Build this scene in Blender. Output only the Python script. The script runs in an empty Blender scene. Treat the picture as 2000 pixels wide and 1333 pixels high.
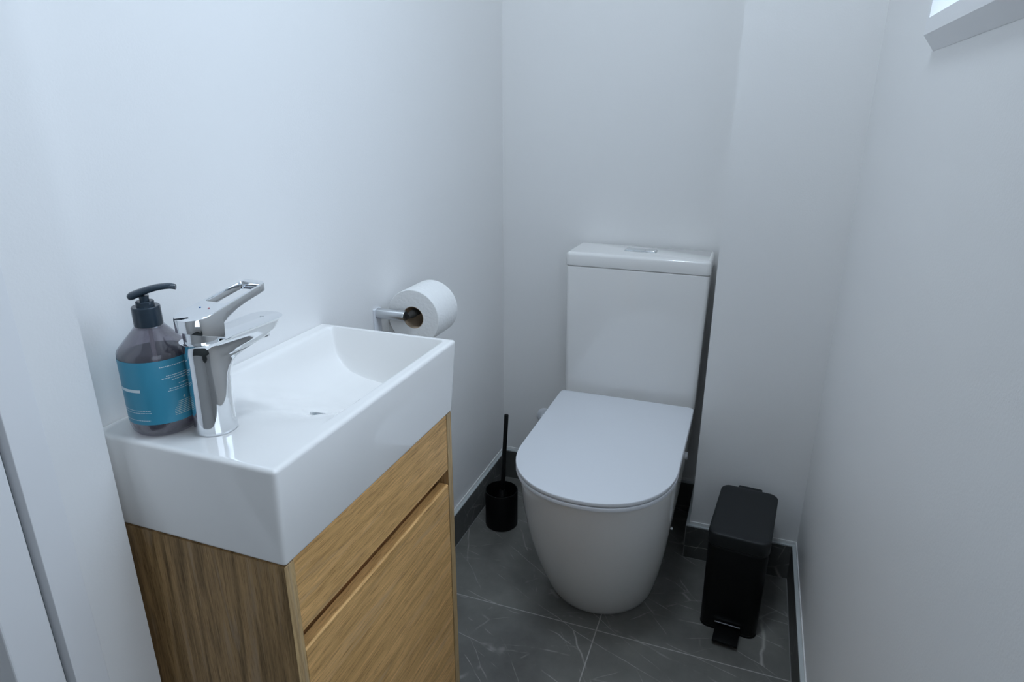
import bpy, bmesh, math, random
from mathutils import Vector, Matrix
random.seed(4)
PI = math.pi
SC = bpy.context.scene
COL = SC.collection

# ---------------------------------------------------------------- camera
cam_d = bpy.data.cameras.new('camera')
cam = bpy.data.objects.new('camera', cam_d); COL.objects.link(cam)
cam_d.sensor_width = 36.0; cam_d.lens = 36.0 * 1275.3 / 2000.0
cam_d.clip_start = 0.02
cam.location = (0.6892, -1.7953, 1.1495)
cam.rotation_euler = (math.radians(90 - 19.2873), 0, math.radians(20.2186))
SC.camera = cam
cam_d.dof.use_dof = False

# ---------------------------------------------------------------- world and light
world = bpy.data.worlds.new('sky'); SC.world = world; world.use_nodes = True
_wn = world.node_tree; bg = _wn.nodes['Background']
# overcast sky: bright above, dimmer ground below the horizon
_tc = _wn.nodes.new('ShaderNodeTexCoord'); _sp = _wn.nodes.new('ShaderNodeSeparateXYZ'); _rp = _wn.nodes.new('ShaderNodeValToRGB')
_wn.links.new(_tc.outputs['Generated'], _sp.inputs[0]); _mr = _wn.nodes.new('ShaderNodeMapRange')
_mr.inputs[1].default_value = -1; _mr.inputs[2].default_value = 1; _wn.links.new(_sp.outputs[2], _mr.inputs[0])
_wn.links.new(_mr.outputs[0], _rp.inputs[0]); _wn.links.new(_rp.outputs[0], bg.inputs['Color'])
_e = _rp.color_ramp.elements; _e[0].position = .46; _e[0].color = (.18, .19, .20, 1); _e[1].position = .52; _e[1].color = (.38, .44, .53, 1)
_e2 = _rp.color_ramp.elements.new(.80); _e2.color = (.70, .80, 1.0, 1)
bg.inputs['Strength'].default_value = 6.4

def area(name, loc, rot, sx, sy, power, color):
    d = bpy.data.lights.new(name, 'AREA'); d.shape = 'RECTANGLE'; d.size = sx; d.size_y = sy
    d.energy = power; d.color = color
    o = bpy.data.objects.new(name, d); COL.objects.link(o); o.location = loc; o.rotation_euler = rot
    return o
# portal that guides the daylight sampling through the toilet window, and daylight in the hall behind the camera
portal = area('window_portal', (1.055, -1.00, 1.662), (0, math.radians(90), 0), 0.80, 0.54, 1.0, (1, 1, 1))
portal.data.cycles.is_portal = True
area('hall_daylight', (1.55, -2.30, 1.45), (math.radians(84), 0, math.radians(49)), 1.0, 1.3, 10.0, (0.74, 0.86, 1.0))
# round ceiling lamp of the toilet room
lamp = area('ceiling_lamp_light', (0.46, -1.05, 2.355), (0, 0, 0), 0.28, 0.28, 7.8, (0.74, 0.87, 1.0)); lamp.data.shape = 'DISK'

vs = SC.view_settings
vs.view_transform = 'Standard'; vs.look = 'None'; vs.exposure = 0.0; vs.gamma = 1.0
vs.use_curve_mapping = False
SC.cycles.use_denoising = True
SC.cycles.max_bounces = 12; SC.cycles.diffuse_bounces = 8; SC.cycles.glossy_bounces = 6
SC.cycles.transmission_bounces = 10; SC.cycles.transparent_max_bounces = 12
SC.cycles.caustics_reflective = False; SC.cycles.caustics_refractive = False

# ---------------------------------------------------------------- materials
def mat(name, color, rough=0.5, metal=0.0, bump=0.0, bscale=200, coat=0.0, trans=0.0, ior=1.45, vary=0.0, vscale=3.0, spec=0.5):
    m = bpy.data.materials.new(name); m.use_nodes = True
    nt = m.node_tree; b = nt.nodes['Principled BSDF']
    b.inputs['Base Color'].default_value = (*color, 1); b.inputs['Roughness'].default_value = rough
    b.inputs['Metallic'].default_value = metal; b.inputs['IOR'].default_value = ior
    b.inputs['Coat Weight'].default_value = coat; b.inputs['Coat Roughness'].default_value = 0.04
    b.inputs['Transmission Weight'].default_value = trans
    b.inputs['Specular IOR Level'].default_value = spec
    tc = nt.nodes.new('ShaderNodeTexCoord')
    n = nt.nodes.new('ShaderNodeTexNoise'); n.inputs['Scale'].default_value = vscale if vary else bscale
    n.inputs['Detail'].default_value = 4
    nt.links.new(tc.outputs['Object'], n.inputs['Vector'])
    if vary:
        mx = nt.nodes.new('ShaderNodeMix'); mx.data_type = 'RGBA'
        mx.inputs[6].default_value = (*[c * (1 - vary) for c in color], 1)
        mx.inputs[7].default_value = (*[min(1, c * (1 + vary)) for c in color], 1)
        nt.links.new(n.outputs['Fac'], mx.inputs[0]); nt.links.new(mx.outputs[2], b.inputs['Base Color'])
    if bump:
        n2 = nt.nodes.new('ShaderNodeTexNoise'); n2.inputs['Scale'].default_value = bscale; n2.inputs['Detail'].default_value = 3
        nt.links.new(tc.outputs['Object'], n2.inputs['Vector'])
        bp = nt.nodes.new('ShaderNodeBump'); bp.inputs['Strength'].default_value = bump; bp.inputs['Distance'].default_value = 0.001
        nt.links.new(n2.outputs['Fac'], bp.inputs['Height']); nt.links.new(bp.outputs['Normal'], b.inputs['Normal'])
    return m

M_wall = mat('wall_paint', (0.80, 0.795, 0.79), 0.42, bump=0.15, bscale=350, vary=0.012, vscale=2.0, spec=0.4)
M_trimw = mat('white_trim_paint', (0.78, 0.78, 0.79), 0.30, vary=0.01, vscale=4)
M_ledge = mat('grey_sealed_edge', (0.50, 0.53, 0.53), 0.35, vary=.03, vscale=9)
M_ceil = mat('ceiling_paint', (0.78, 0.79, 0.80), 0.8, bump=0.1)
M_cer = mat('white_glazed_ceramic', (0.84, 0.83, 0.815), 0.12, coat=0.35, vary=0.01, vscale=3)
M_lid = mat('white_satin_plastic', (0.74, 0.76, 0.80), 0.32, vary=0.01, vscale=3)
M_chrome = mat('polished_chrome', (0.86, 0.88, 0.90), 0.05, metal=1.0, vary=0.01)
M_satin = mat('satin_aluminium', (0.66, 0.68, 0.70), 0.28, metal=1.0, vary=0.02)
M_black = mat('matt_black_plastic', (0.0035, 0.0037, 0.004), 0.42, bump=0.1, bscale=900, vary=0.1, spec=0.22)
M_blackl = mat('satin_black_lid_plastic', (0.013, 0.015, 0.0165), 0.45, bump=0.1, bscale=900, vary=0.06, spec=0.35)
M_pump = mat('dark_grey_pump_plastic', (0.030, 0.046, 0.064), 0.20, vary=0.05)
M_hole = mat('dark_recess', (0.03, 0.028, 0.025), 0.8, vary=0.1)
M_paper = mat('tissue_paper', (0.82, 0.82, 0.81), 0.95, bump=0.8, bscale=160, vary=0.02, vscale=40)
M_card = mat('roll_core_cardboard', (0.44, 0.34, 0.24), 0.9, bump=0.3, vary=0.1, vscale=60)
M_grout = mat('grout_grey', (0.26, 0.26, 0.25), 0.9, vary=0.08, vscale=60)
M_carpet = mat('hall_carpet_grey', (0.05, 0.055, 0.055), 0.95, bump=1.0, bscale=500, vary=0.3, vscale=300)
M_print = mat('pale_label_print', (0.62, 0.72, 0.76), 0.5, vary=0.02)
M_printy = mat('cream_label_print', (0.52, 0.62, 0.58), 0.5, vary=0.02)
M_blue = mat('blue_mark', (0.15, 0.30, 0.62), 0.4, vary=0.02)
M_red = mat('red_mark', (0.5, 0.2, 0.22), 0.4, vary=0.02)
M_glass = bpy.data.materials.new('frosted_window_glass'); M_glass.use_nodes = True
def _glass():
    nt = M_glass.node_tree; nt.nodes.clear()
    out = nt.nodes.new('ShaderNodeOutputMaterial'); mx = nt.nodes.new('ShaderNodeMixShader')
    t = nt.nodes.new('ShaderNodeBsdfTransparent'); t.inputs['Color'].default_value = (0.93, 0.97, 0.98, 1)
    g = nt.nodes.new('ShaderNodeBsdfGlossy'); g.inputs['Roughness'].default_value = 0.2
    mx.inputs[0].default_value = 0.05
    nt.links.new(t.outputs[0], mx.inputs[1]); nt.links.new(g.outputs[0], mx.inputs[2])
    nt.links.new(mx.outputs[0], out.inputs['Surface'])
_glass()
# smoky clear PET bottle and its brown liquid
def tinted(name, tint, body, keep, rough):
    """clear tinted plastic or liquid: see-through tint, a little cloudy body colour, a glossy skin"""
    m = bpy.data.materials.new(name); m.use_nodes = True; nt = m.node_tree; N = nt.nodes; N.clear(); L = nt.links
    out = N.new('ShaderNodeOutputMaterial'); t = N.new('ShaderNodeBsdfTransparent'); t.inputs['Color'].default_value = (*tint, 1)
    d = N.new('ShaderNodeBsdfDiffuse'); d.inputs['Color'].default_value = (*body, 1)
    g = N.new('ShaderNodeBsdfGlossy'); g.inputs['Roughness'].default_value = rough
    lw = N.new('ShaderNodeLayerWeight'); lw.inputs['Blend'].default_value = .25
    mr = N.new('ShaderNodeMapRange'); mr.inputs[3].default_value = .03; mr.inputs[4].default_value = .55; L.new(lw.outputs['Facing'], mr.inputs[0])
    a = N.new('ShaderNodeMixShader'); a.inputs[0].default_value = keep; L.new(t.outputs[0], a.inputs[1]); L.new(d.outputs[0], a.inputs[2])
    b = N.new('ShaderNodeMixShader'); L.new(mr.outputs[0], b.inputs[0]); L.new(a.outputs[0], b.inputs[1]); L.new(g.outputs[0], b.inputs[2])
    L.new(b.outputs[0], out.inputs['Surface']); return m
M_pet = tinted('smoky_clear_bottle_plastic', (.86, .85, .89), (.26, .26, .30), .16, .08)
M_liquid = tinted('brown_hand_wash_liquid', (.78, .74, .78), (.20, .17, .19), .24, .1)

def label_mat():
    m = mat('teal_paper_label', (0.045, 0.27, 0.40), 0.35, vary=0.02, vscale=20)
    return m
M_label = label_mat()

def tile_mat(name, gx=None, gy=None, base=(0.160, 0.158, 0.146), seed=0.0):
    """dark grey stone-look porcelain with pale veins; gx / gy = grout line positions in metres"""
    m = bpy.data.materials.new(name); m.use_nodes = True
    nt = m.node_tree; L = nt.links; N = nt.nodes; b = N['Principled BSDF']
    b.inputs['Roughness'].default_value = 0.42
    tc = N.new('ShaderNodeTexCoord')
    mp = N.new('ShaderNodeMapping'); mp.inputs['Location'].default_value = (seed, seed * .7, 0)
    L.new(tc.outputs['Object'], mp.inputs['Vector'])
    def math_(op, a, bb=None):
        n = N.new('ShaderNodeMath'); n.operation = op
        for i, v in enumerate((a, bb)):
            if v is None: continue
            if isinstance(v, (int, float)): n.inputs[i].default_value = v
            else: L.new(v, n.inputs[i])
        return n.outputs[0]
    def noise(scale, detail=5, rough=.55, vec=None, dist=0.0):
        n = N.new('ShaderNodeTexNoise'); n.inputs['Scale'].default_value = scale; n.inputs['Detail'].default_value = detail
        n.inputs['Roughness'].default_value = rough; n.inputs['Distortion'].default_value = dist
        L.new(vec or mp.outputs[0], n.inputs['Vector']); return n
    # mottled ground
    cl = noise(4.5, 8, .62)
    ramp = N.new('ShaderNodeValToRGB'); L.new(cl.outputs['Fac'], ramp.inputs[0])
    e = ramp.color_ramp.elements; e[0].position = .30; e[1].position = .72
    e[0].color = (*[c * .66 for c in base], 1); e[1].color = (*[c * 1.45 for c in base], 1)
    col = ramp.outputs[0]
    # warped coordinates for veins
    wn = noise(2.2, 4, .6)
    sub = N.new('ShaderNodeVectorMath'); sub.operation = 'MULTIPLY_ADD'
    L.new(wn.outputs['Color'], sub.inputs[0]); sub.inputs[1].default_value = (.05, .05, .05); L.new(mp.outputs[0], sub.inputs[2])
    def vein(rot, sc, stretch, width, amount, mscale, lo, hi, col):
        mp0 = N.new('ShaderNodeMapping'); mp0.inputs['Rotation'].default_value = (0, 0, rot); L.new(sub.outputs[0], mp0.inputs['Vector'])
        mp2 = N.new('ShaderNodeMapping'); mp2.inputs['Scale'].default_value = (sc, sc * stretch, sc)
        L.new(mp0.outputs[0], mp2.inputs['Vector'])
        v = N.new('ShaderNodeTexVoronoi'); v.feature = 'DISTANCE_TO_EDGE'; v.inputs['Scale'].default_value = 1.0
        L.new(mp2.outputs[0], v.inputs['Vector'])
        k = N.new('ShaderNodeMapRange'); k.inputs[1].default_value = 0.0; k.inputs[2].default_value = width; k.inputs[3].default_value = 1; k.inputs[4].default_value = 0
        L.new(v.outputs['Distance'], k.inputs[0])
        mk = noise(mscale, 3, .6)
        km = N.new('ShaderNodeMapRange'); km.inputs[1].default_value = lo; km.inputs[2].default_value = hi
        L.new(mk.outputs['Fac'], km.inputs[0])
        f = math_('MULTIPLY', k.outputs[0], km.outputs[0]); f = math_('MULTIPLY', f, amount)
        mx = N.new('ShaderNodeMix'); mx.data_type = 'RGBA'; L.new(f, mx.inputs[0]); L.new(col, mx.inputs[6])
        mx.inputs[7].default_value = (.50, .48, .45, 1); return mx.outputs[2]
    col = vein(2.11, 6.5, .16, .006, .75, 6, .47, .57, col)
    col = vein(1.80, 9.0, .14, .011, .60, 9, .49, .60, col)
    col = vein(2.45, 10.0, .14, .011, .5, 8, .51, .62, col)
    col = vein(1.1, 12., .20, .012, .42, 11, .52, .64, col)
    if gx is not None:
        sep = N.new('ShaderNodeSeparateXYZ'); L.new(tc.outputs['Object'], sep.inputs[0])
        fac = None
        for out, pos in ((sep.outputs[0], gx), (sep.outputs[1], gy)):
            for p in pos:
                d = math_('ABSOLUTE', math_('SUBTRACT', out, p))
                c = math_('LESS_THAN', d, .0013)
                fac = c if fac is None else math_('MAXIMUM', fac, c)
        mx = N.new('ShaderNodeMix'); mx.data_type = 'RGBA'; L.new(fac, mx.inputs[0]); L.new(col, mx.inputs[6])
        mx.inputs[7].default_value = (.42, .40, .38, 1); col = mx.outputs[2]
        bp = N.new('ShaderNodeBump'); bp.inputs['Strength'].default_value = .5; bp.inputs['Distance'].default_value = .001; bp.invert = True
        L.new(fac, bp.inputs['Height']); L.new(bp.outputs[0], b.inputs['Normal'])
    L.new(col, b.inputs['Base Color'])
    return m
M_floor = tile_mat('dark_stone_floor_tile', (-0.148, 0.452, 1.052), (0.022, -0.578, -1.178), seed=3.1)
M_skirt = tile_mat('dark_stone_skirting_tile', base=(0.095, 0.096, 0.092), seed=1.7)

def wood(name, axis, light, dark, seed=0.0, warm=1.0):
    """oak veneer; grain runs along the given axis ('y' or 'z')"""
    m = bpy.data.materials.new(name); m.use_nodes = True
    nt = m.node_tree; L = nt.links; N = nt.nodes; b = N['Principled BSDF']; b.inputs['Roughness'].default_value = .5
    b.inputs['Specular IOR Level'].default_value = 0.35
    tc = N.new('ShaderNodeTexCoord')
    def mapped(along, across):
        mp = N.new('ShaderNodeMapping'); mp.inputs['Location'].default_value = (seed, seed * 1.3, seed * .6)
        mp.inputs['Scale'].default_value = (across, along if axis == 'y' else across, along if axis == 'z' else across)
        L.new(tc.outputs['Object'], mp.inputs['Vector']); return mp.outputs[0]
    def noise(v, detail, rough=.6, dist=0.0):
        n = N.new('ShaderNodeTexNoise'); n.inputs['Scale'].default_value = 1; n.inputs['Detail'].default_value = detail
        n.inputs['Roughness'].default_value = rough; n.inputs['Distortion'].default_value = dist
        L.new(v, n.inputs['Vector']); return n.outputs['Fac']
    def ramp(f, p0, c0, p1, c1):
        r = N.new('ShaderNodeValToRGB'); L.new(f, r.inputs[0]); e = r.color_ramp.elements
        e[0].position = p0; e[0].color = (*c0, 1); e[1].position = p1; e[1].color = (*c1, 1); return r.outputs[0]
    def mix(f, a, bb, mode='MIX'):
        mx = N.new('ShaderNodeMix'); mx.data_type = 'RGBA'; mx.blend_type = mode
        if isinstance(f, float): mx.inputs[0].default_value = f
        else: L.new(f, mx.inputs[0])
        for i, v in ((6, a), (7, bb)):
            if isinstance(v, tuple): mx.inputs[i].default_value = (*v, 1)
            else: L.new(v, mx.inputs[i])
        return mx.outputs[2]
    broad = noise(mapped(2.0, 30), 4, .55, 2.4)
    fine = noise(mapped(12, 300), 5, .7, .6)
    pore = noise(mapped(28, 700), 3, .7)
    col = ramp(broad, .36, dark, .60, light)
    col = mix(.34, col, ramp(fine, .36, tuple(c * .62 for c in dark), .60, tuple(min(1, c * 1.12) for c in light)))
    col = mix(.75, col, ramp(pore, .36, (.50, .45, .40), .47, (1, 1, 1)), 'MULTIPLY')
    # greyish cathedral streaks
    g = noise(mapped(2.2, 30), 5, .6, 2.2)
    gm = N.new('ShaderNodeMapRange'); gm.inputs[1].default_value = .55; gm.inputs[2].default_value = .66; gm.inputs[4].default_value = .55
    L.new(g, gm.inputs[0])
    col = mix(gm.outputs[0], col, tuple(.62 * c + .09 for c in light))
    L.new(col, b.inputs['Base Color'])
    bp = N.new('ShaderNodeBump'); bp.inputs['Strength'].default_value = .25; bp.inputs['Distance'].default_value = .0006
    L.new(fine, bp.inputs['Height']); L.new(bp.outputs[0], b.inputs['Normal'])
    return m
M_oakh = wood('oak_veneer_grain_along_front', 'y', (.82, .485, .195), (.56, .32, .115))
M_oakv = wood('oak_veneer_upright_grain_shaded', 'z', (.40, .250, .112), (.150, .090, .036), seed=3.3)  # same oak as the front, with the side's shade in a darker colour
M_oake = wood('oak_edge_banding', 'z', (.58, .40, .20), (.42, .28, .135), seed=5.3)

# ---------------------------------------------------------------- mesh helpers
def new_obj(name, bm, m, parent=None, smooth=False, angle=40):
    bmesh.ops.recalc_face_normals(bm, faces=bm.faces)
    me = bpy.data.meshes.new(name); bm.to_mesh(me); bm.free()
    mats = m if isinstance(m, (list, tuple)) else [m]
    for x in mats: me.materials.append(x)
    if smooth:
        for p in me.polygons: p.use_smooth = True
        me.set_sharp_from_angle(angle=math.radians(angle))
    o = bpy.data.objects.new(name, me); COL.objects.link(o)
    if parent is not None: o.parent = parent
    return o
def tag(o, label, cat, group=None):
    o['label'] = label; o['category'] = cat
    if group: o['group'] = group
    return o
def thing(name, label, cat, loc=(0, 0, 0), rz=0.0, group=None):
    o = bpy.data.objects.new(name, None); COL.objects.link(o); o.location = loc; o.rotation_euler = (0, 0, rz)
    o.empty_display_size = .05
    return tag(o, label, cat, group)
def struct(o, label=None):
    o['kind'] = 'structure'
    if label: o['label'] = label
    return o
def box_bm(x0, x1, y0, y1, z0, z1, bev=0.0, seg=2, bm=None):
    own = bm is None
    if own: bm = bmesh.new()
    vs_ = [bm.verts.new((x, y, z)) for x in (x0, x1) for y in (y0, y1) for z in (z0, z1)]
    f = [(0, 1, 3, 2), (4, 6, 7, 5), (0, 4, 5, 1), (2, 3, 7, 6), (0, 2, 6, 4), (1, 5, 7, 3)]
    fs = [bm.faces.new([vs_[i] for i in q]) for q in f]
    if bev:
        es = {e for q in fs for e in q.edges}
        bmesh.ops.bevel(bm, geom=list(es), offset=bev, segments=seg, profile=.5, affect='EDGES')
    return bm
def loft(rings, cap0=True, cap1=True, bm=None):
    bm = bm or bmesh.new(); prev = None; first = None
    for r in rings:
        vsr = [bm.verts.new(p) for p in r]
        if prev:
            n = len(vsr)
            for i in range(n): bm.faces.new((prev[i], prev[(i + 1) % n], vsr[(i + 1) % n], vsr[i]))
        else: first = vsr
        prev = vsr
    if cap0: bm.faces.new(first[::-1])
    if cap1: bm.faces.new(prev)
    return bm
def lathe(prof, n=48, cx=0, cy=0, cap0=True, cap1=True, bm=None):
    return loft([[(cx + r * math.cos(2 * PI * i / n), cy + r * math.sin(2 * PI * i / n), z) for i in range(n)] for r, z in prof], cap0, cap1, bm)
def tube(pts, r, n=20, bm=None, cap=True):
    """swept tube along points; r = number or list"""
    pts = [Vector(p) for p in pts]; rings = []
    up = Vector((0, 0, 1))
    for i, p in enumerate(pts):
        t = (pts[min(i + 1, len(pts) - 1)] - pts[max(i - 1, 0)]).normalized()
        a = t.cross(up)
        if a.length < 1e-3: a = t.cross(Vector((0, 1, 0)))
        a.normalize(); b = a.cross(t)
        rr = r[i] if isinstance(r, (list, tuple)) else r
        rings.append([p + (a * math.cos(2 * PI * k / n) + b * math.sin(2 * PI * k / n)) * rr for k in range(n)])
    return loft(rings, cap, cap, bm)
def rrect(x0, x1, y0, y1, r, z, k=6):
    out = []
    for cx, cy, a0 in ((x1 - r, y1 - r, 0), (x0 + r, y1 - r, 90), (x0 + r, y0 + r, 180), (x1 - r, y0 + r, 270)):
        for i in range(k + 1):
            a = math.radians(a0 + 90 * i / k); out.append((cx + r * math.cos(a), cy + r * math.sin(a), z))
    return out
def rbox(x0, x1, y0, y1, z0, z1, r, e=.004, top=True, bottom=True, taper=0.0):
    """upright block with rounded plan corners and eased top/bottom edges; taper = how much narrower at the bottom"""
    rings = []
    def ring(ins, z):
        t = taper * (z1 - z) / (z1 - z0) + ins
        rings.append(rrect(x0 + t, x1 - t, y0 + t, y1 - t, max(r - ins, .0008), z))
    if bottom:
        for a in (0, 30, 60, 90): ring(e * (1 - math.sin(math.radians(a))), z0 + e * (1 - math.cos(math.radians(a))))
    else: ring(0, z0)
    if top:
        for a in (0, 30, 60, 90): ring(e * (1 - math.cos(math.radians(a))), z1 - e * (1 - math.sin(math.radians(a))))
    else: ring(0, z1)
    return loft(rings)
def lerp_table(t, x):
    if x <= t[0][0]: return t[0][1]
    for (a, fa), (b, fb) in zip(t, t[1:]):
        if x <= b: return fa + (fb - fa) * (x - a) / (b - a)
    return t[-1][1]
def smooth(t): t = max(0, min(1, t)); return t * t * (3 - 2 * t)

# ================================================================ the room
XR, XC, YC, YF, YH, ZC, T = 0.8872, 0.6222, -0.2208, -1.345, -1.49, 2.40, 0.010
HS = 0.0985                       # skirting height
struct(new_obj('floor', box_bm(-.05, XR + .05, YH - .002, .05, -.08, 0), M_floor), 'dark grey stone-look tiled floor with pale veins and grout lines')
struct(new_obj('floor_hall', box_bm(-1.1, 1.9, -3.05, YH - .002, -.08, -.001), M_carpet), 'dark grey hall floor outside the doorway')
struct(new_obj('wall_left', box_bm(-.08, 0, YH, .08, -.08, ZC), M_wall), 'white painted left wall behind the basin')
struct(new_obj('wall_back', box_bm(-.0005, XR + .0005, 0, .08, -.08, ZC), M_wall), 'white painted back wall behind the toilet')
struct(new_obj('wall_boxing', box_bm(XC, XR + .0004, YC, .0, -.02, ZC), M_wall), 'white painted boxed-out corner beside the toilet')
WY0, WY1, WZ0, WZ1 = -1.268, -0.731, 1.264, 2.06      # window opening
bm = box_bm(XR, XR + .16, YH, .08, -.08, WZ0)
box_bm(XR, XR + .16, YH, .08, WZ1, ZC, bm=bm)
box_bm(XR, XR + .16, YH, WY0, WZ0, WZ1, bm=bm); box_bm(XR, XR + .16, WY1, .08, WZ0, WZ1, bm=bm)
struct(new_obj('wall_right', bm, M_wall), 'white painted right wall with the window')
struct(new_obj('ceiling', box_bm(-.08, XR + .16, YH, .08, ZC, ZC + .08), M_ceil), 'white ceiling')
struct(new_obj('ceiling_hall', box_bm(-1.1, 1.9, -3.05, YH, ZC, ZC + .08), M_ceil), 'white ceiling of the hall')
# front wall with the doorway the camera stands in
XJ = 0.0445
bm = box_bm(0, XJ, YF - .06, YF, -.001, ZC - .3)                      # nib beside the basin
box_bm(-.08, 0, YH, YF, -.001, ZC - .3, bm=bm)
struct(new_obj('wall_front', bm, M_wall), 'white painted wall end beside the basin at the doorway')
bm = box_bm(0, XR, YH, YF, ZC - .3, ZC)
struct(new_obj('wall_front_header', bm, M_wall), 'wall over the doorway')
# door lining boards: two boards with a slot between
o = struct(new_obj('door_1', box_bm(-.0, XJ + .0008, YF - .094, YF - .0598, 0, ZC - .3, bev=.0008), M_trimw), 'white door jamb lining board nearest the basin')
o = struct(new_obj('door_2', box_bm(-.03, XJ + .001, YH - .001, YF - .103, 0, ZC - .3, bev=.002), M_trimw), 'white door jamb lining board at the hall side')
struct(new_obj('trim_door_slot', box_bm(-.03, XJ - .016, YF - .103, YF - .094, 0, ZC - .3), mat('grey_slot_shade', (.20, .22, .23), .7, vary=.05)), 'narrow slot between the white door jamb boards, its shade coloured grey')  # grey strip gives the slot its shade by colour
# hall enclosure
struct(new_obj('wall_hall_left', box_bm(-1.1, -1.02, -3.05, YH, -.08, ZC), M_wall), 'hall wall')
struct(new_obj('wall_hall_right', box_bm(1.82, 1.9, -3.05, YH, -.08, ZC), M_wall), 'hall wall')
struct(new_obj('wall_hall_back', box_bm(-1.1, 1.9, -3.13, -3.05, -.08, ZC), M_wall), 'hall wall')
struct(new_obj('wall_hall_front_left', box_bm(-1.1, -.081, YH, YH + .02, -.08, ZC), M_wall), 'hall wall')
struct(new_obj('wall_hall_front_right', box_bm(XR + .16, 1.9, YH, YH + .02, -.08, ZC), M_wall), 'hall wall')

# skirting tiles, each with the light trim on its top ledge
def skirt(side, x0, x1, y0, y1, lab, joints=()):
    bm = box_bm(x0, x1, y0, y1, .0005, HS, bev=.0008, seg=1)
    struct(new_obj('baseboard_' + side, bm, M_skirt), lab)
skirt('left', 0, T, YF, 0, 'dark stone tile skirting along the left wall')
skirt('back', T, XC - T, -T, 0, 'dark stone tile skirting behind the toilet')
skirt('boxing_side', XC - T, XC, YC - T, 0, 'dark stone tile skirting on the side of the boxed-out corner')
skirt('boxing_front', XC, XR - T, YC - T, YC, 'dark stone tile skirting behind the black bin')
skirt('right', XR - T, XR, YH, YC, 'dark stone tile skirting along the right wall')
def ledge(n, x0, x1, y0, y1, gx=0, gy=0):
    struct(new_obj('trim_%d' % n, box_bm(x0, x1, y0, y1, HS, HS + .0045, bev=.001, seg=2), M_ledge), 'pale sealed ledge on top of the tile skirting')
ledge(1, 0, T + .0005, YF, 0); ledge(2, T + .0005, XC - T, -T - .0005, 0)
ledge(3, XC - T - .0005, XC, YC, 0); ledge(4, XC - T - .0005, XR, YC - T - .0005, YC); ledge(5, XR - T - .0005, XR, YH, YC - T - .0005)
# thin second step of the trim, standing on the wall
def bead(n, x0, x1, y0, y1):
    struct(new_obj('trim_%d' % n, box_bm(x0, x1, y0, y1, HS + .0045, HS + .012, bev=.0006, seg=1), M_wall), 'thin pale bead above the tile skirting')
bead(6, 0, .0025, YF, 0); bead(7, .0025, XC, -.0025, 0); bead(8, XC - .0025, XC, YC, -.0025)
bead(9, XC - .0025, XR, YC - .0025, YC); bead(10, XR - .0025, XR, YH, YC - .0025)
# grout beads at floor and tile joints
bm = box_bm(T, T + .0018, -.9, -T, 0, .0012)
box_bm(T, XC - T, -T - .0018, -T, 0, .0012, bm=bm); box_bm(XC - T - .0018, XC - T, YC - T, -T, 0, .0012, bm=bm)
box_bm(XC - T, XR - T, YC - T - .0018, YC - T, 0, .0012, bm=bm); box_bm(XR - T - .0018, XR - T, YH, YC - T, 0, .0012, bm=bm)
box_bm(XC - T - .001, XC - T + .001, YC - T - .0006, YC - T + .0012, 0, HS, bm=bm)
struct(new_obj('trim_11', bm, M_grout), 'pale grout line where the skirting tiles meet the floor')

# window: bevelled surround, sash frame and frosted pane
wx = XR
def wring(y0, y1, z0, z1, x): return [(x, y0, z0), (x, y1, z0), (x, y1, z1), (x, y0, z1)]
WY0i, WY1i, WZ0i, WZ1i = WY0 + .0015, WY1 - .0015, WZ0 + .0015, WZ1 - .0015
surround = loft([wring(WY0 - .034, WY1 + .0155, WZ0 - .0375, WZ1 + .0375, XR - .0004), wring(WY0 - .018, WY1 + .0145, WZ0 - .018, WZ1 + .018, XR - .015),
                 wring(WY0i, WY1i, WZ0i, WZ1i, XR - .015), wring(WY0i, WY1i, WZ0i, WZ1i, XR + .052)], False, False)
win = struct(new_obj('window_1', surround, M_trimw), 'white framed window high on the right wall')
bm = bmesh.new(); fx0, fx1, fw = XR + .05, XR + .09, .012
for a in ((WY0, WY1, WZ0, WZ0 + fw), (WY0, WY1, WZ1 - fw, WZ1), (WY0, WY0 + fw, WZ0 + fw, WZ1 - fw), (WY1 - fw, WY1, WZ0 + fw, WZ1 - fw)):
    box_bm(fx0, fx1, *a, bm=bm)
new_obj('window_frame', bm, M_trimw, win)
new_obj('window_pane', box_bm(XR + .068, XR + .072, WY0 + fw, WY1 - fw, WZ0 + fw, WZ1 - fw), M_glass, win)

# round ceiling lamp (above the frame of the picture)
struct(new_obj('ceiling_lamp_ring', lathe([(.165, ZC), (.165, ZC - .03), (.155, ZC - .04), (.150, ZC - .04), (.150, ZC - .012)], 64, cx=.46, cy=-1.05, cap0=False, cap1=True), M_trimw, smooth=True), 'white ring of the round ceiling lamp')

# ================================================================ vanity cabinet
vx, vy0, vy1, vz = .2490, -1.3235, -.8975, .6762
van = thing('vanity_cabinet', 'slim oak veneer vanity cabinet under the white basin on the left wall', 'cabinet', (.12, -1.11, 0))
def local(o, root):
    o.location = -Vector(root.location); return o
def vpart(name, bm, m, lab=None):
    o = new_obj(name, bm, m, van); local(o, van)
    if lab: o['label'] = lab
    return o
th = .016
vpart('side_panel', box_bm(.0012, vx - .0012, vy0, vy0 + th, 0, vz), M_oakv, 'oak side panel with upright grain, its shade put into the brown colour')
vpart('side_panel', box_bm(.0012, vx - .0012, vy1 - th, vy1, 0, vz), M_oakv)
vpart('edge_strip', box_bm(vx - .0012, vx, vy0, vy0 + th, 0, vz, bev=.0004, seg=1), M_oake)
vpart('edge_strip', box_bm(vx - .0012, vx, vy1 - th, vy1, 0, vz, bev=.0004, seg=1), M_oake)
vpart('front_rail', box_bm(vx - .017, vx - .001, vy0 + th, vy1 - th, .574, vz, bev=.0006, seg=1), M_oakh, 'upper fixed front of golden oak')
g = .0016
bm = bmesh.new()
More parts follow.
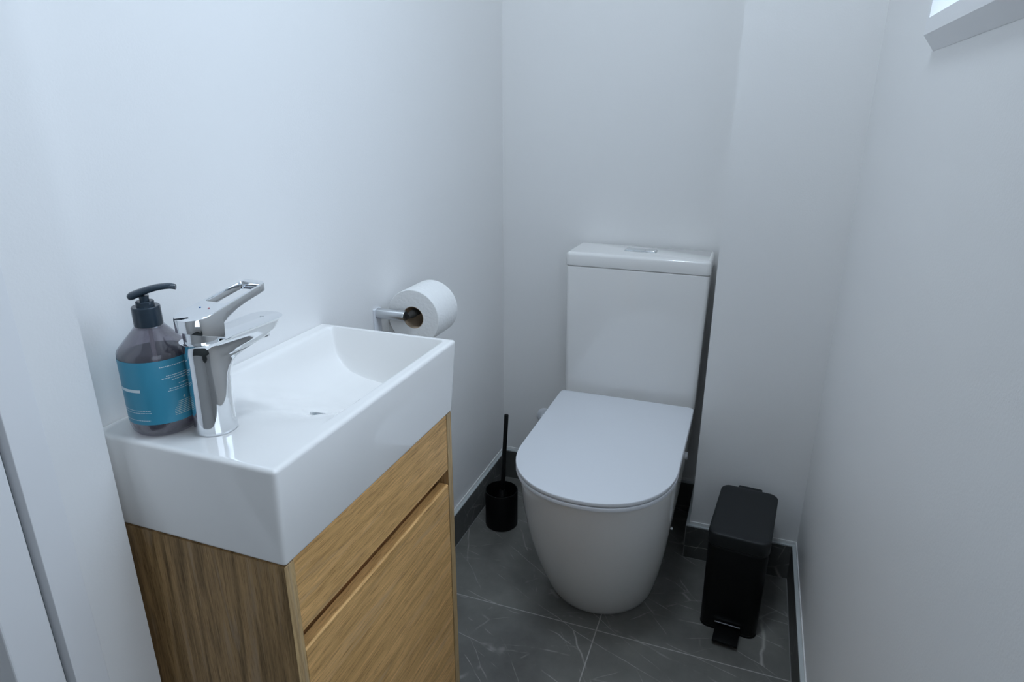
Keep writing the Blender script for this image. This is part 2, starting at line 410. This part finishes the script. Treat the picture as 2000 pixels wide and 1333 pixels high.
y0, y1 = vy0 + th + g, vy1 - th - g
prof = [(vx - .018, .09), (vx - .001, .09), (vx - .001, .5440), (vx - .0035, .5458), (vx - .018, .5458)]
loft([[(a, y0, b) for a, b in prof], [(a, y1, b) for a, b in prof]], bm=bm)
vpart('door', bm, M_oakh, 'golden oak door with grain running across')
vpart('recess_liner', box_bm(vx - .036, vx - .031, vy0 + th, vy1 - th, .08, vz), M_oakh)
vpart('plinth', box_bm(vx - .045, vx - .030, vy0 + th, vy1 - th, 0, .082), M_oakh)

# ================================================================ wash basin
bx, by0, by1, bz0, bz1 = .2592, -1.3301, -.8892, .6767, .8026
basin = thing('wash_basin', 'white rectangular glazed ceramic basin on top of the oak vanity', 'basin', (.12, -1.11, bz0))
gxT = [(.0, 0), (.026, 0), (.030, .05), (.033, .22), (.037, .44), (.043, .57), (.052, .68), (.066, .79), (.09, .875), (.13, .94), (.175, .985), (.205, 1.0), (.224, .985), (.232, .93), (.2365, .78), (.2385, .45), (.2400, .10), (.2412, .01), (.243, 0), (.27, 0)]
def gy(y):
    if y > -.9015: return 0.0
    far = smooth((-.9015 - y) / .007)
    near = 1.0 if y > -.985 else smooth((y + 1.255) / .270)
    return min(far, 1) * near
D = .094
def top_z(x, y):
    near = smooth((y + 1.252) / .20)            # the bowl's steep long walls fade into the tap deck
    w = lerp_table(gxT, x)
    # softer cross-section near the tap
    s = smooth((x - .03) / .09) * smooth((.241 - x) / .07)
    f = w * near + s * (1 - near)
    return bz1 - D * f * gy(y)
xs = [0, .008, .014, .020, .026, .028, .030, .0315, .033, .035, .037, .040, .043, .047, .052, .059, .066, .074, .082, .092, .104, .118, .13, .145, .16, .175, .19, .205, .215, .221, .226, .230, .2335, .236, .2375, .2388, .240, .2412, .243, .246, .251, bx]
ys = [by1, by1 - .008, -.8995, -.9015, -.903, -.9045, -.906, -.9075, -.9095, -.913] + [-.92 - .005 * i for i in range(80)] + [by0 + .008, by0]
ys = sorted(set(round(v, 5) for v in ys if v >= by0), reverse=True)
bm = bmesh.new()
G = [[bm.verts.new((x, y, top_z(x, y))) for x in xs] for y in ys]
for j in range(len(ys) - 1):
    for i in range(len(xs) - 1): bm.faces.new((G[j][i], G[j][i + 1], G[j + 1][i + 1], G[j + 1][i]))
peri = G[0][:] + [G[j][-1] for j in range(1, len(ys))] + G[-1][-2::-1] + [G[j][0] for j in range(len(ys) - 2, 0, -1)]
mx_, my_ = bx, (by0 + by1) / 2
def low(v):
    x, y = v.co.x, v.co.y
    return (x * (.2508 / bx), my_ + (y - my_) * (.2140 / (.5 * (by1 - by0))), bz0)
L0 = [bm.verts.new(low(v)) for v in peri]
n = len(peri)
for i in range(n): bm.faces.new((peri[i], peri[(i + 1) % n], L0[(i + 1) % n], L0[i]))
bm.faces.new(L0)
bmesh.ops.recalc_face_normals(bm, faces=bm.faces)
bm.edges.ensure_lookup_table()
cor = {G[0][0], G[0][-1], G[-1][0], G[-1][-1]}
pe = []
ps = set(peri)
for e in bm.edges:
    a, b_ = e.verts
    if len(e.link_faces) == 2 and e.calc_face_angle(0) > math.radians(60) and (a in ps or a in L0 or b_ in ps):
        if (a.co.z > bz1 - .001 and b_.co.z > bz1 - .001) or abs(a.co.z - b_.co.z) > .1 or (a.co.z < bz0 + .001 and b_.co.z < bz0 + .001): pe.append(e)
bmesh.ops.bevel(bm, geom=pe, offset=.0055, segments=4, profile=.5, affect='EDGES')
o = new_obj('basin_bowl', bm, M_cer, basin, smooth=True, angle=50); local(o, basin)
# round drain with a chrome ring, set in the bowl floor
dx, dy = .173, -1.130
dz = top_z(dx, dy)
bm = lathe([(.0190, -.004), (.0190, .0012), (.0184, .0016), (.0176, .0012), (.0174, -.0010)], 40, cap0=False, cap1=False)
o = new_obj('drain', bm, M_satin, basin, smooth=True); o.location = (dx - .12, dy + 1.11, dz - bz0 + .0010); e_ = .006; sx_ = (top_z(dx + e_, dy) - top_z(dx - e_, dy)) / (2 * e_); sy_ = (top_z(dx, dy + e_) - top_z(dx, dy - e_)) / (2 * e_)
o.rotation_euler = Vector((-sx_, -sy_, 1)).to_track_quat('Z', 'Y').to_euler()
new_obj('drain_shade_disc', lathe([(.0176, -.0006), (.0176, .0006)], 40), mat('drain_hole_shade', (.10, .11, .13), .4, metal=.5, vary=.05), o)  # flat disc; its dark colour stands for the shade inside the drain hole
o['label'] = 'chrome drain ring in the bowl floor'

# ================================================================ basin mixer tap
tx, ty = .130, -1.272
tap = thing('basin_mixer_tap', 'polished chrome single lever mixer tap beside the soap bottle on the basin', 'tap', (tx, ty, bz1))
def slice_ring(w, yb, yf, z, rf=None, zf=0.0, n=14):
    """plan ring: half width w, round back, front end nearly half-round"""
    out = []
    cyb = yb + w; rf = rf or w; cyf = yf - rf
    if cyf < cyb: cyf = cyb
    for i in range(n + 1):
        a = PI + PI * i / n; out.append((w * math.cos(a), cyb + w * math.sin(a), z))
    for i in range(n + 1):
        a = PI * i / n; yy = cyf + rf * math.sin(a)
        out.append((w * math.cos(a), yy, z + zf * max(0, yy - cyb)))
    return out
# (z, half width, back y, front y) relative to the tap foot
S = [(0, .0228, -.0228, .0228), (.0015, .0235, -.0235, .0235), (.004, .0232, -.0232, .0230), (.02, .0224, -.0224, .0226), (.04, .0217, -.0217, .0235), (.052, .0213, -.0213, .0244), (.062, .0209, -.0210, .0256),
     (.070, .0206, -.0208, .0280), (.076, .0204, -.0207, .0320), (.0805, .0203, -.0206, .0375), (.0838, .0203, -.0206, .0450), (.0862, .0203, -.0206, .0560), (.0882, .0203, -.0206, .0700), (.0900, .0204, -.0206, .0860), (.0925, .0206, -.0207, .0985), (.0965, .0209, -.0208, .1090)]
rings = [slice_ring(w, yb, yf, z, rf=min(w, .021)) for z, w, yb, yf in S]
# flat top plate of the spout, dipping a little towards the tip, with a fine lip
def plate(w, yb, yf, dz): return [(x, y, .1095 - .014 * max(0, y) - dz) for x, y, z in slice_ring(w, yb, yf, 0, rf=min(w, .022))]
rings += [plate(.0213, -.0213, .1170, .0040), plate(.0224, -.0232, .1202, .0013), plate(.0230, -.0246, .1215, .0004), plate(.0226, -.0240, .1208, 0)]
bm = loft(rings)
bm.normal_update()
o = new_obj('tap_body', bm, M_chrome, tap, smooth=True, angle=35)
# neck ring under the lever
o = new_obj('neck_ring', lathe([(.0190, .108), (.0190, .122)], 40), M_chrome, tap, smooth=True)
# lever: block over the neck with an open loop blade
def ltop(y): return .1385 + .150 * (y + .020)
rows = [(-.0245, .004), (-.0238, .0085), (-.0215, .0130), (-.0165, .0178), (-.009, .0206), (0, .0212), (.008, .0211), (.0120, .0209), (.0140, .0208), (.0147, .0208), (.021, .0205), (.028, .0202), (.038, .0198), (.055, .0192), (.075, .0186), (.083, .0182), (.087, .0175), (.0900, .0160), (.0920, .0135), (.0930, .0105)]
def lunder(y):                      # block bottom, then the steep front of the block, then the blade
    if y <= .0141: return .1235 - .36 * (y + .0245)
    t = .0165 - .25 * max(0, y - .0145)
    return ltop(y) - max(t, .0095)
rings = []
for y, w in rows:
    zt = ltop(y); zb = lunder(y)
    e = .0008
    rings.append([(-w, y, zb), (w, y, zb), (w, y, zt - e), (w - e, y, zt), (-w + e, y, zt), (-w, y, zt - e)])
bm = loft(rings)
lev = new_obj('lever', bm, M_chrome, tap, smooth=False)
cut = bmesh.new()
r2 = []
hole = rrect(-.0154, .0154, .0265, .0862, .0045, 0, 5)
loft([[(x, y, .10) for x, y, _ in hole], [(x, y, .20) for x, y, _ in hole]], bm=cut)
cutter = new_obj('cutter', cut, M_chrome)
cutter.parent = tap
md = lev.modifiers.new('hole', 'BOOLEAN'); md.operation = 'DIFFERENCE'; md.object = cutter; md.solver = 'EXACT'
bv = lev.modifiers.new('ease', 'BEVEL'); bv.width = .0009; bv.segments = 2; bv.limit_method = 'ANGLE'; bv.angle_limit = math.radians(35)
bpy.context.view_layer.update()
me2 = bpy.data.meshes.new_from_object(lev.evaluated_get(bpy.context.evaluated_depsgraph_get()))
lev.modifiers.clear(); lev.data = me2
for p in me2.polygons: p.use_smooth = True
me2.set_sharp_from_angle(angle=math.radians(25))
bpy.data.objects.remove(cutter, do_unlink=True)
def dot(name, m, x, y, z, r, slope, par, h=.0004):
    o = new_obj(name, lathe([(r, 0), (r, h)], 16), m, par); o.location = (x, y, z); o.rotation_euler = (math.atan(slope), 0, 0); return o
dot('blue_mark', M_blue, -.0060, .010, ltop(.010) + .0001, .0011, .150, lev)['label'] = 'tiny blue cold water dot'
dot('red_mark', M_red, .0065, .010, ltop(.010) + .0001, .0011, .150, lev)['label'] = 'tiny red hot water dot'
zs_ = .1095 - .014 * .097 - .0009
bm = box_bm(-.0030, .0030, -.0006, .0006, 0, .0003); box_bm(-.0006, .0006, -.0020, .0020, 0, .0003, bm=bm)
o = new_obj('maker_mark', bm, M_satin, tap); o.location = (0, .097, zs_ + .0006); o.rotation_euler = (-.014, 0, 0); o['label'] = 'tiny engraved mark on the spout'
o = new_obj('aerator', lathe([(.0115, -.006), (.0120, 0), (.0120, .006)], 32), M_chrome, tap, smooth=True); o.location = (0, .0900, .0915)

# ================================================================ soap dispenser bottle
sx, sy = .0690, -1.2840
bot = thing('soap_dispenser', 'smoky pump bottle of hand wash with teal label, left of the tap', 'soap dispenser', (sx, sy, bz1), rz=0)
R = .0376
bprof = [(.018, .0015), (.029, .0003), (.0331, .0016), (.0361, .0060), (.0374, .012), (R, .017), (R, .0920), (.0374, .0955), (.0361, .0985), (.0335, .1018), (.0275, .1085), (.0205, .1165), (.0165, .1215), (.0138, .1245), (.0130, .1280)]
o = new_obj('bottle', lathe(bprof, 64), M_pet, bot, smooth=True, angle=30)
o = new_obj('liquid', lathe([(.018, .0030), (.0311, .0032), (.0346, .0070), (.0358, .012), (.0360, .0950), (.0348, .0980), (.0322, .1008), (.0262, .1085), (.0192, .1165), (.0150, .1210), (.0140, .1212)], 64), M_liquid, bot, smooth=True, angle=30)
# wrap label leaves a smooth cylinder band
o = lab = new_obj('label_band', lathe([(R + .00025, .0175), (R + .00035, .0180), (R + .00035, .0910), (R + .00025, .0915)], 96, cap0=False, cap1=False), M_label, bot, smooth=True)
lab['label'] = 'teal wraparound label with pale print'
def print_strip(bm, a0, a1, z0, z1, r=R + .0006, n=6):
    """thin curved strip on the bottle between two angles (degrees)"""
    vi = []
    for i in range(n + 1):
        a = math.radians(a0 + (a1 - a0) * i / n)
        vi.append((bm.verts.new((r * math.cos(a), r * math.sin(a), z0)), bm.verts.new((r * math.cos(a), r * math.sin(a), z1))))
    for a, b in zip(vi, vi[1:]): bm.faces.new((a[0], b[0], b[1], a[1]))
# camera bearing from the bottle is about -40 degrees; left of picture = smaller angle
BRG = math.degrees(math.atan2(-1.7953 - sy, .6892 - sx))
def words(bm, a0, a1, z, h, rnd, gap=.9):
    a = a0
    while a < a1:
        w = rnd.uniform(1.6, 5.0); print_strip(bm, a, min(a + w, a1), z, z + h); a += w + gap
rnd = random.Random(8)
bm = bmesh.new(); bm.from_mesh(lab.data)
lab.data.materials.append(M_print); lab.data.materials.append(M_printy)
def batch(idx, n0):
    bm.faces.ensure_lookup_table()
    for f in bm.faces[n0:]: f.material_index = idx
n0 = len(bm.faces)
print_strip(bm, BRG - 84, BRG - 33, .0565, .0600, n=12)                 # short broad pale bar
words(bm, BRG + 2, BRG + 62, .0835, .0010, rnd)
for z, a0 in ((.0725, 10), (.0700, 3), (.0672, 18)): words(bm, BRG + a0, BRG + 66, z, .0009, rnd)
for z, a0 in ((.0610, 28), (.0572, 12), (.0548, 9)): words(bm, BRG + a0, BRG + 60, z, .0007, rnd)
for z, a0, a1 in ((.0345, -80, -22), (.0315, -80, -21), (.0225, -80, -25)): words(bm, BRG + a0, BRG + a1, z, .0007, rnd)
batch(1, n0); n0 = len(bm.faces)
for k in range(8):
    words(bm, BRG + 22 - (8 * smooth(k / 5)), BRG + 44 + 8 * smooth(k / 6), .0400 - k * .0021, .0007, rnd, .5)
for k, (a, b) in enumerate(((33.2, 35.2), (32, 36.4), (33.2, 35.2))): print_strip(bm, BRG + a, BRG + b, .0452 - k * .0014, .0460 - k * .0014)
batch(2, n0)
bm.to_mesh(lab.data); bm.free()
pump = new_obj('pump_cap', lathe([(.0136, .1230), (.0147, .1237), (.0149, .1255), (.0146, .1445), (.0139, .1455), (.0100, .1455)], 48), M_pump, bot, smooth=True, angle=30)
pump['label'] = 'dark grey screw cap of the pump'
new_obj('pump_collar', lathe([(.0094, .1450), (.0094, .1503), (.0087, .1512), (.0045, .1512)], 40), M_pump, bot, smooth=True, angle=30)
new_obj('pump_stem', lathe([(.0046, .1500), (.0052, .1570)], 24), M_pump, bot, smooth=True)
new_obj('dip_tube', lathe([(.0022, .006), (.0022, .1205)], 16), mat('clear_dip_tube', (.75, .70, .70), .3, vary=.02), bot, smooth=True)
# curved pump head: fat back end, slim nozzle; points along local +x then turned to picture right
def head_bm():
    rings = []
    N_ = 22
    for i in range(N_ + 1):
        t = i / N_; x = -.0165 + .0510 * t
        z = .1545 + .0118 * math.sin(t * PI * .58) - .0010 * max(0, t - .9) / .1
        hw = .0094 * (1 - .42 * t) * (min(1, t / .10) ** .5 if t < .10 else 1) * (1 if t < .88 else 1 - .45 * (t - .88) / .12)
        hh = .0048 * (1 - .28 * t) * (min(1, (t + .02) / .10) ** .5 if t < .08 else 1)
        hw = max(hw, .0006); hh = max(hh, .0005)
        sl = .0118 * PI * .58 * math.cos(t * PI * .58) / .0510
        ring = []
        for k in range(20):
            a = 2 * PI * k / 20; c, s = math.cos(a), math.sin(a)
            ly = hw * c; lz = hh * s * (1.0 if s > 0 else .75)
            ring.append((x - sl * lz, ly, z + lz))
        rings.append(ring)
    return loft(rings)
hd = new_obj('pump_head', head_bm(), M_pump, bot, smooth=True, angle=60)
hd['label'] = 'curved dark grey pump head with nozzle to the right'
hd.rotation_euler = (0, 0, math.radians(30))

# ================================================================ toilet
TX = .4199
toilet = thing('toilet', 'white close-coupled toilet with closed D-shaped lid against the back wall', 'toilet', (TX, -.35, 0))
def tl(o): o.location = (-TX, .35, 0); return o
def dring(w, yfront, yback, z, p=2.35, n=40, rb=.012):
    """D outline: straight sides, super-elliptic front"""
    L_ = w * 1.06
    yc = yfront + L_
    out = []
    for i in range(n + 1):
        a = PI + PI * i / n
        c, s = math.cos(a), math.sin(a)
        out.append((TX + w * math.copysign(abs(c) ** (2 / p), c), yc + L_ * math.copysign(abs(s) ** (2 / p), s), z))
    for i in range(5):
        a = math.radians(90 * i / 4); out.append((TX + w - rb + rb * math.cos(a), yback - rb + rb * math.sin(a), z))
    for i in range(5):
        a = math.radians(90 + 90 * i / 4); out.append((TX - w + rb + rb * math.cos(a), yback - rb + rb * math.sin(a), z))
    return out
P_ = [(0, .1315, -.527), (.004, .1340, -.531), (.02, .1375, -.541), (.05, .1440, -.5590), (.09, .1510, -.5810), (.14, .1585, -.6050), (.19, .1643, -.6260), (.24, .1690, -.6445), (.29, .1722, -.6600), (.33, .1738, -.6700), (.37, .1752, -.6780), (.386, .1756, -.6800), (.393, .1750, -.6795), (.3965, .1732, -.6775), (.3975, .1705, -.6745)]
rings = [dring(w, f, -.002, z, p=2.0 + .2 * z / .4) for z, w, f in P_]
tl(new_obj('pan', loft(rings), M_cer, toilet, smooth=True, angle=50))
def dslab(w, yf, yb, z0, z1, e, p=2.2):
    rg = [dring(w - e * (1 - math.sin(a)), yf + e * (1 - math.sin(a)), yb, z0 + e * (1 - math.cos(a)), p) for a in (0, PI / 6, PI / 3, PI / 2)]
    rg += [dring(w - e * (1 - math.cos(a)), yf + e * (1 - math.cos(a)), yb, z1 - e * (1 - math.sin(a)), p) for a in (0, PI / 6, PI / 3, PI / 2)]
    return loft(rg)
o = tl(new_obj('seat', dslab(.1795, -.6965, -.185, .3985, .4086, .0020), M_lid, toilet, smooth=True, angle=50)); o['label'] = 'thin white plastic seat under the lid'
o = tl(new_obj('seat_lid', dslab(.1797, -.6970, -.175, .4106, .4200, .0020), M_lid, toilet, smooth=True, angle=50)); o['label'] = 'flat white plastic lid, closed'
for s in (-1, 1):
    tl(new_obj('hinge', tube([(TX + s * .075 - .02, -.168, .405), (TX + s * .075 + .02, -.168, .405)], .007), M_lid, toilet, smooth=True))
# cistern
def cist_ring(ins, z, x0, x1, yf): return rrect(x0 + ins, x1 - ins, yf + ins, -.014, .012 - min(ins, .008), z)
rings = []
for a in (0, 45, 90): e = .004; rings.append(cist_ring(e * (1 - math.sin(math.radians(a))), .3985 + e * (1 - math.cos(math.radians(a))), .2412, .5988, -.1500))
rings.append(cist_ring(0, .7655, .2362, .6038, -.1518)); rings.append(cist_ring(.003, .7675, .2362, .6038, -.1518))
tl(new_obj('cistern', loft(rings), M_cer, toilet, smooth=True, angle=50))
rings = []
for a in (0, 45, 90): e = .0025; rings.append(cist_ring(e * (1 - math.sin(math.radians(a))), .7688 + e * (1 - math.cos(math.radians(a))), .2345, .6052, -.1535))
for a in (0, 22, 45, 67, 90): e = .009; rings.append(cist_ring(e * (1 - math.cos(math.radians(a))), .8045 - e * (1 - math.sin(math.radians(a))), .2345, .6052, -.1535))
cl = tl(new_obj('cistern_lid', loft(rings), M_cer, toilet, smooth=True, angle=50))
# flush plate in the lid: chrome frame with two buttons
bzz = .8040
fp = new_obj('flush_plate', rbox(.3770, .4610, -.0905, -.0565, bzz, bzz + .0022, .004, .0008), M_satin, cl, smooth=True)
new_obj('flush_button', rbox(.3800, .4290, -.0880, -.0590, bzz + .002, bzz + .0040, .003, .0008), M_chrome, fp, smooth=True)
new_obj('flush_button', rbox(.4305, .4580, -.0880, -.0590, bzz + .002, bzz + .0040, .003, .0008), M_chrome, fp, smooth=True)
# floor fixing bolt head and side plug on the right
o = tl(new_obj('fixing_bolt', tube([(.560, -.215, .070), (.577, -.215, .070)], .0060, 16), M_chrome, toilet, smooth=True)); o['label'] = 'small chrome fixing screw on the right side'
o = tl(new_obj('side_plug', tube([(.5925, -.215, .300), (.5975, -.215, .300)], .0100, 20), M_lid, toilet, smooth=True)); o['label'] = 'small pale cover plug on the right side'

# water valve rose behind the toilet
bm = loft([[(.140 + r * math.cos(2 * PI * i / 32), y, .243 + r * math.sin(2 * PI * i / 32)) for i in range(32)] for r, y in ((.026, -.0003), (.026, -.003), (.022, -.007), (.010, -.0085), (.010, -.030))])
tag(new_obj('pipe_cover', bm, M_lid, smooth=True), 'pale round pipe cover on the back wall, mostly behind the toilet lid', 'pipe cover')

# ================================================================ toilet roll and its holder
ry0, ry1, rx, rz_ = -.700, -.612, .0765, .7650
R0 = .0568
holder = thing('toilet_roll_holder', 'chrome toilet roll holder arm on the left wall past the basin', 'toilet roll holder', (0, -.712, .7705))
def hl(o): o.location = (0, .712, -.7705); return o
hl(new_obj('wall_plate', box_bm(.0002, .005, -.725, -.701, .712, .7800, bev=.001), M_lid, holder))
hl(new_obj('arm', tube([(.004, -.7125, .7705), (.0655, -.7125, .7705), (.0665, -.7125, .7705)], [.0106, .0106, .0100], 28), M_satin, holder, smooth=True))
hl(new_obj('spindle', tube([(.0720, -.7135, .7705), (.0740, -.6990, .7715), (.0760, -.605, .7750)], [.0050, .0075, .0095], 24), M_hole, holder, smooth=True, angle=60))
roll = thing('toilet_roll', 'white toilet paper roll hanging on the chrome holder arm', 'toilet roll', (rx, (ry0 + ry1) / 2, rz_ - .05))
def rl(o): o.location = -Vector(roll.location); return o
def ann(rin, rout, y0, y1, n=64, e=.0012):
    c = lambda r, y: [(rx + r * math.cos(2 * PI * i / n), y, rz_ + r * math.sin(2 * PI * i / n)) for i in range(n)]
    bm = bmesh.new(); rg = [c(rin, y0), c(rout - e, y0), c(rout, y0 + e), c(rout, y1 - e), c(rout - e, y1), c(rin, y1)]
    vsr = [[bm.verts.new(p) for p in r] for r in rg]
    for a, b in zip(vsr, vsr[1:] + vsr[:1]):
        for i in range(n): bm.faces.new((a[i], a[(i + 1) % n], b[(i + 1) % n], b[i]))
    return bm
rl(new_obj('paper', ann(.0228, R0, ry0, ry1), M_paper, roll, smooth=True, angle=40))
o = rl(new_obj('core', ann(.0215, .0228, ry0 + .0005, ry1 - .0005, e=.0002), M_card, roll, smooth=True)); o['label'] = 'brown cardboard tube'
# the loose end hanging behind, close to the wall
bm = bmesh.new()
pts = [(rx - R0 - .0006, rz_), (rx - R0 - .0012, rz_ - .02), (rx - R0 - .001, rz_ - .045), (rx - R0 + .001, rz_ - .07)]
rr = [[(x - d, y, z) for x, z in pts] for d in (0, .0005) for y in (ry0 + .001, ry1 - .001)]
ring = lambda y: [(x, y, z) for x, z in pts] + [(x - .0005, y, z) for x, z in pts[::-1]]
loft([ring(ry0 + .0005), ring(ry1 - .0005)], bm=bm)
rl(new_obj('loose_sheet', bm, M_paper, roll))

# ================================================================ toilet brush and cup
cx, cy, ch = .090, -.257, .115
cup_prof = [(.0445, 0), (.0462, .0015), (.0470, .006), (.0475, ch - .002), (.0468, ch), (.0450, ch), (.0445, ch - .002), (.0435, .006), (.040, .004)]
cup = new_obj('toilet_brush_holder', lathe([(r, z) for r, z in cup_prof], 56), M_black, smooth=True, angle=40)
cup.location = (cx, cy, 0)
tag(cup, 'matt black round cup on the floor left of the toilet', 'toilet brush holder')
brush = thing('toilet_brush', 'black toilet brush with thin round handle standing in the black cup', 'toilet brush', (cx, cy, .004))
A = Vector((-.006, .008, .006)); B = Vector((.0035, .0335, .336))
d = (B - A).normalized()
o = new_obj('handle', tube([A + d * .09, A + d * .10, B - d * .0015, B], [.0055, .0062, .0062, .0050], 24), M_black, brush, smooth=True)
bm = bmesh.new(); rb_ = random.Random(3)
tube([A + Vector((0, 0, .004)), A + d * .02, A + d * .05, A + d * .075, A + d * .095], [.010, .020, .023, .019, .007], 20, bm=bm)
new_obj('bristle_head', bm, M_black, brush, smooth=True)

# ================================================================ pedal bin
bin_ = thing('pedal_bin', 'slim black rectangular pedal bin in the corner right of the toilet', 'bin', (.7490, -.3650, 0), rz=math.radians(-5))
hw, d0, d1 = .0665, -.1180, .1060
def bnew(name, bm, m, **k): return new_obj(name, bm, m, bin_, smooth=True, **k)
bnew('bin_body', rbox(-hw + .001, hw - .001, d0 + .001, d1 - .001, .004, .2250, .022, .004, taper=.002), M_black)
bnew('base_ring', rbox(-hw + .003, hw - .003, d0 + .003, d1 - .003, 0, .006, .02, .001), M_black)
bnew('inner_rim', rbox(-hw + .0025, hw - .0025, d0 + .0025, d1 - .0025, .2235, .2290, .021, .0008), M_blackl)
# lid: skirt and gently domed top
rings = []
def lr(ins, z): rings.append([(x, y, z) for x, y, _ in rrect(-hw - .0005 + ins, hw + .0005 - ins, d0 - .0005 + ins, d1 + .0005 - ins, max(.0225 - ins * .8, .004), 0, 8)])
for ins, z in ((.0012, .2300), (0, .2312), (0, .2570), (.0004, .2592), (.0016, .2610), (.0036, .2620), (.0085, .2627), (.016, .2633), (.028, .2637)): lr(ins, z)
lidb = bnew('bin_lid', loft(rings), M_blackl, angle=60); lidb['label'] = 'softly rounded satin black lid'
bnew('hinge', rbox(-.028, .028, d1 - .006, d1 + .010, .2300, .2610, .003, .0015), M_blackl)
ped = bnew('pedal', box_bm(-.0260, .0290, d0 - .050, d0 + .010, .010, .0165, bev=.0015), M_black)
o = new_obj('pedal_slot_plate', box_bm(-.0285, .0285, d0 - .0022, d0 + .001, .0250, .0272, bev=.0004, seg=1), M_satin, bin_); o['label'] = 'thin bright metal line above the pedal'
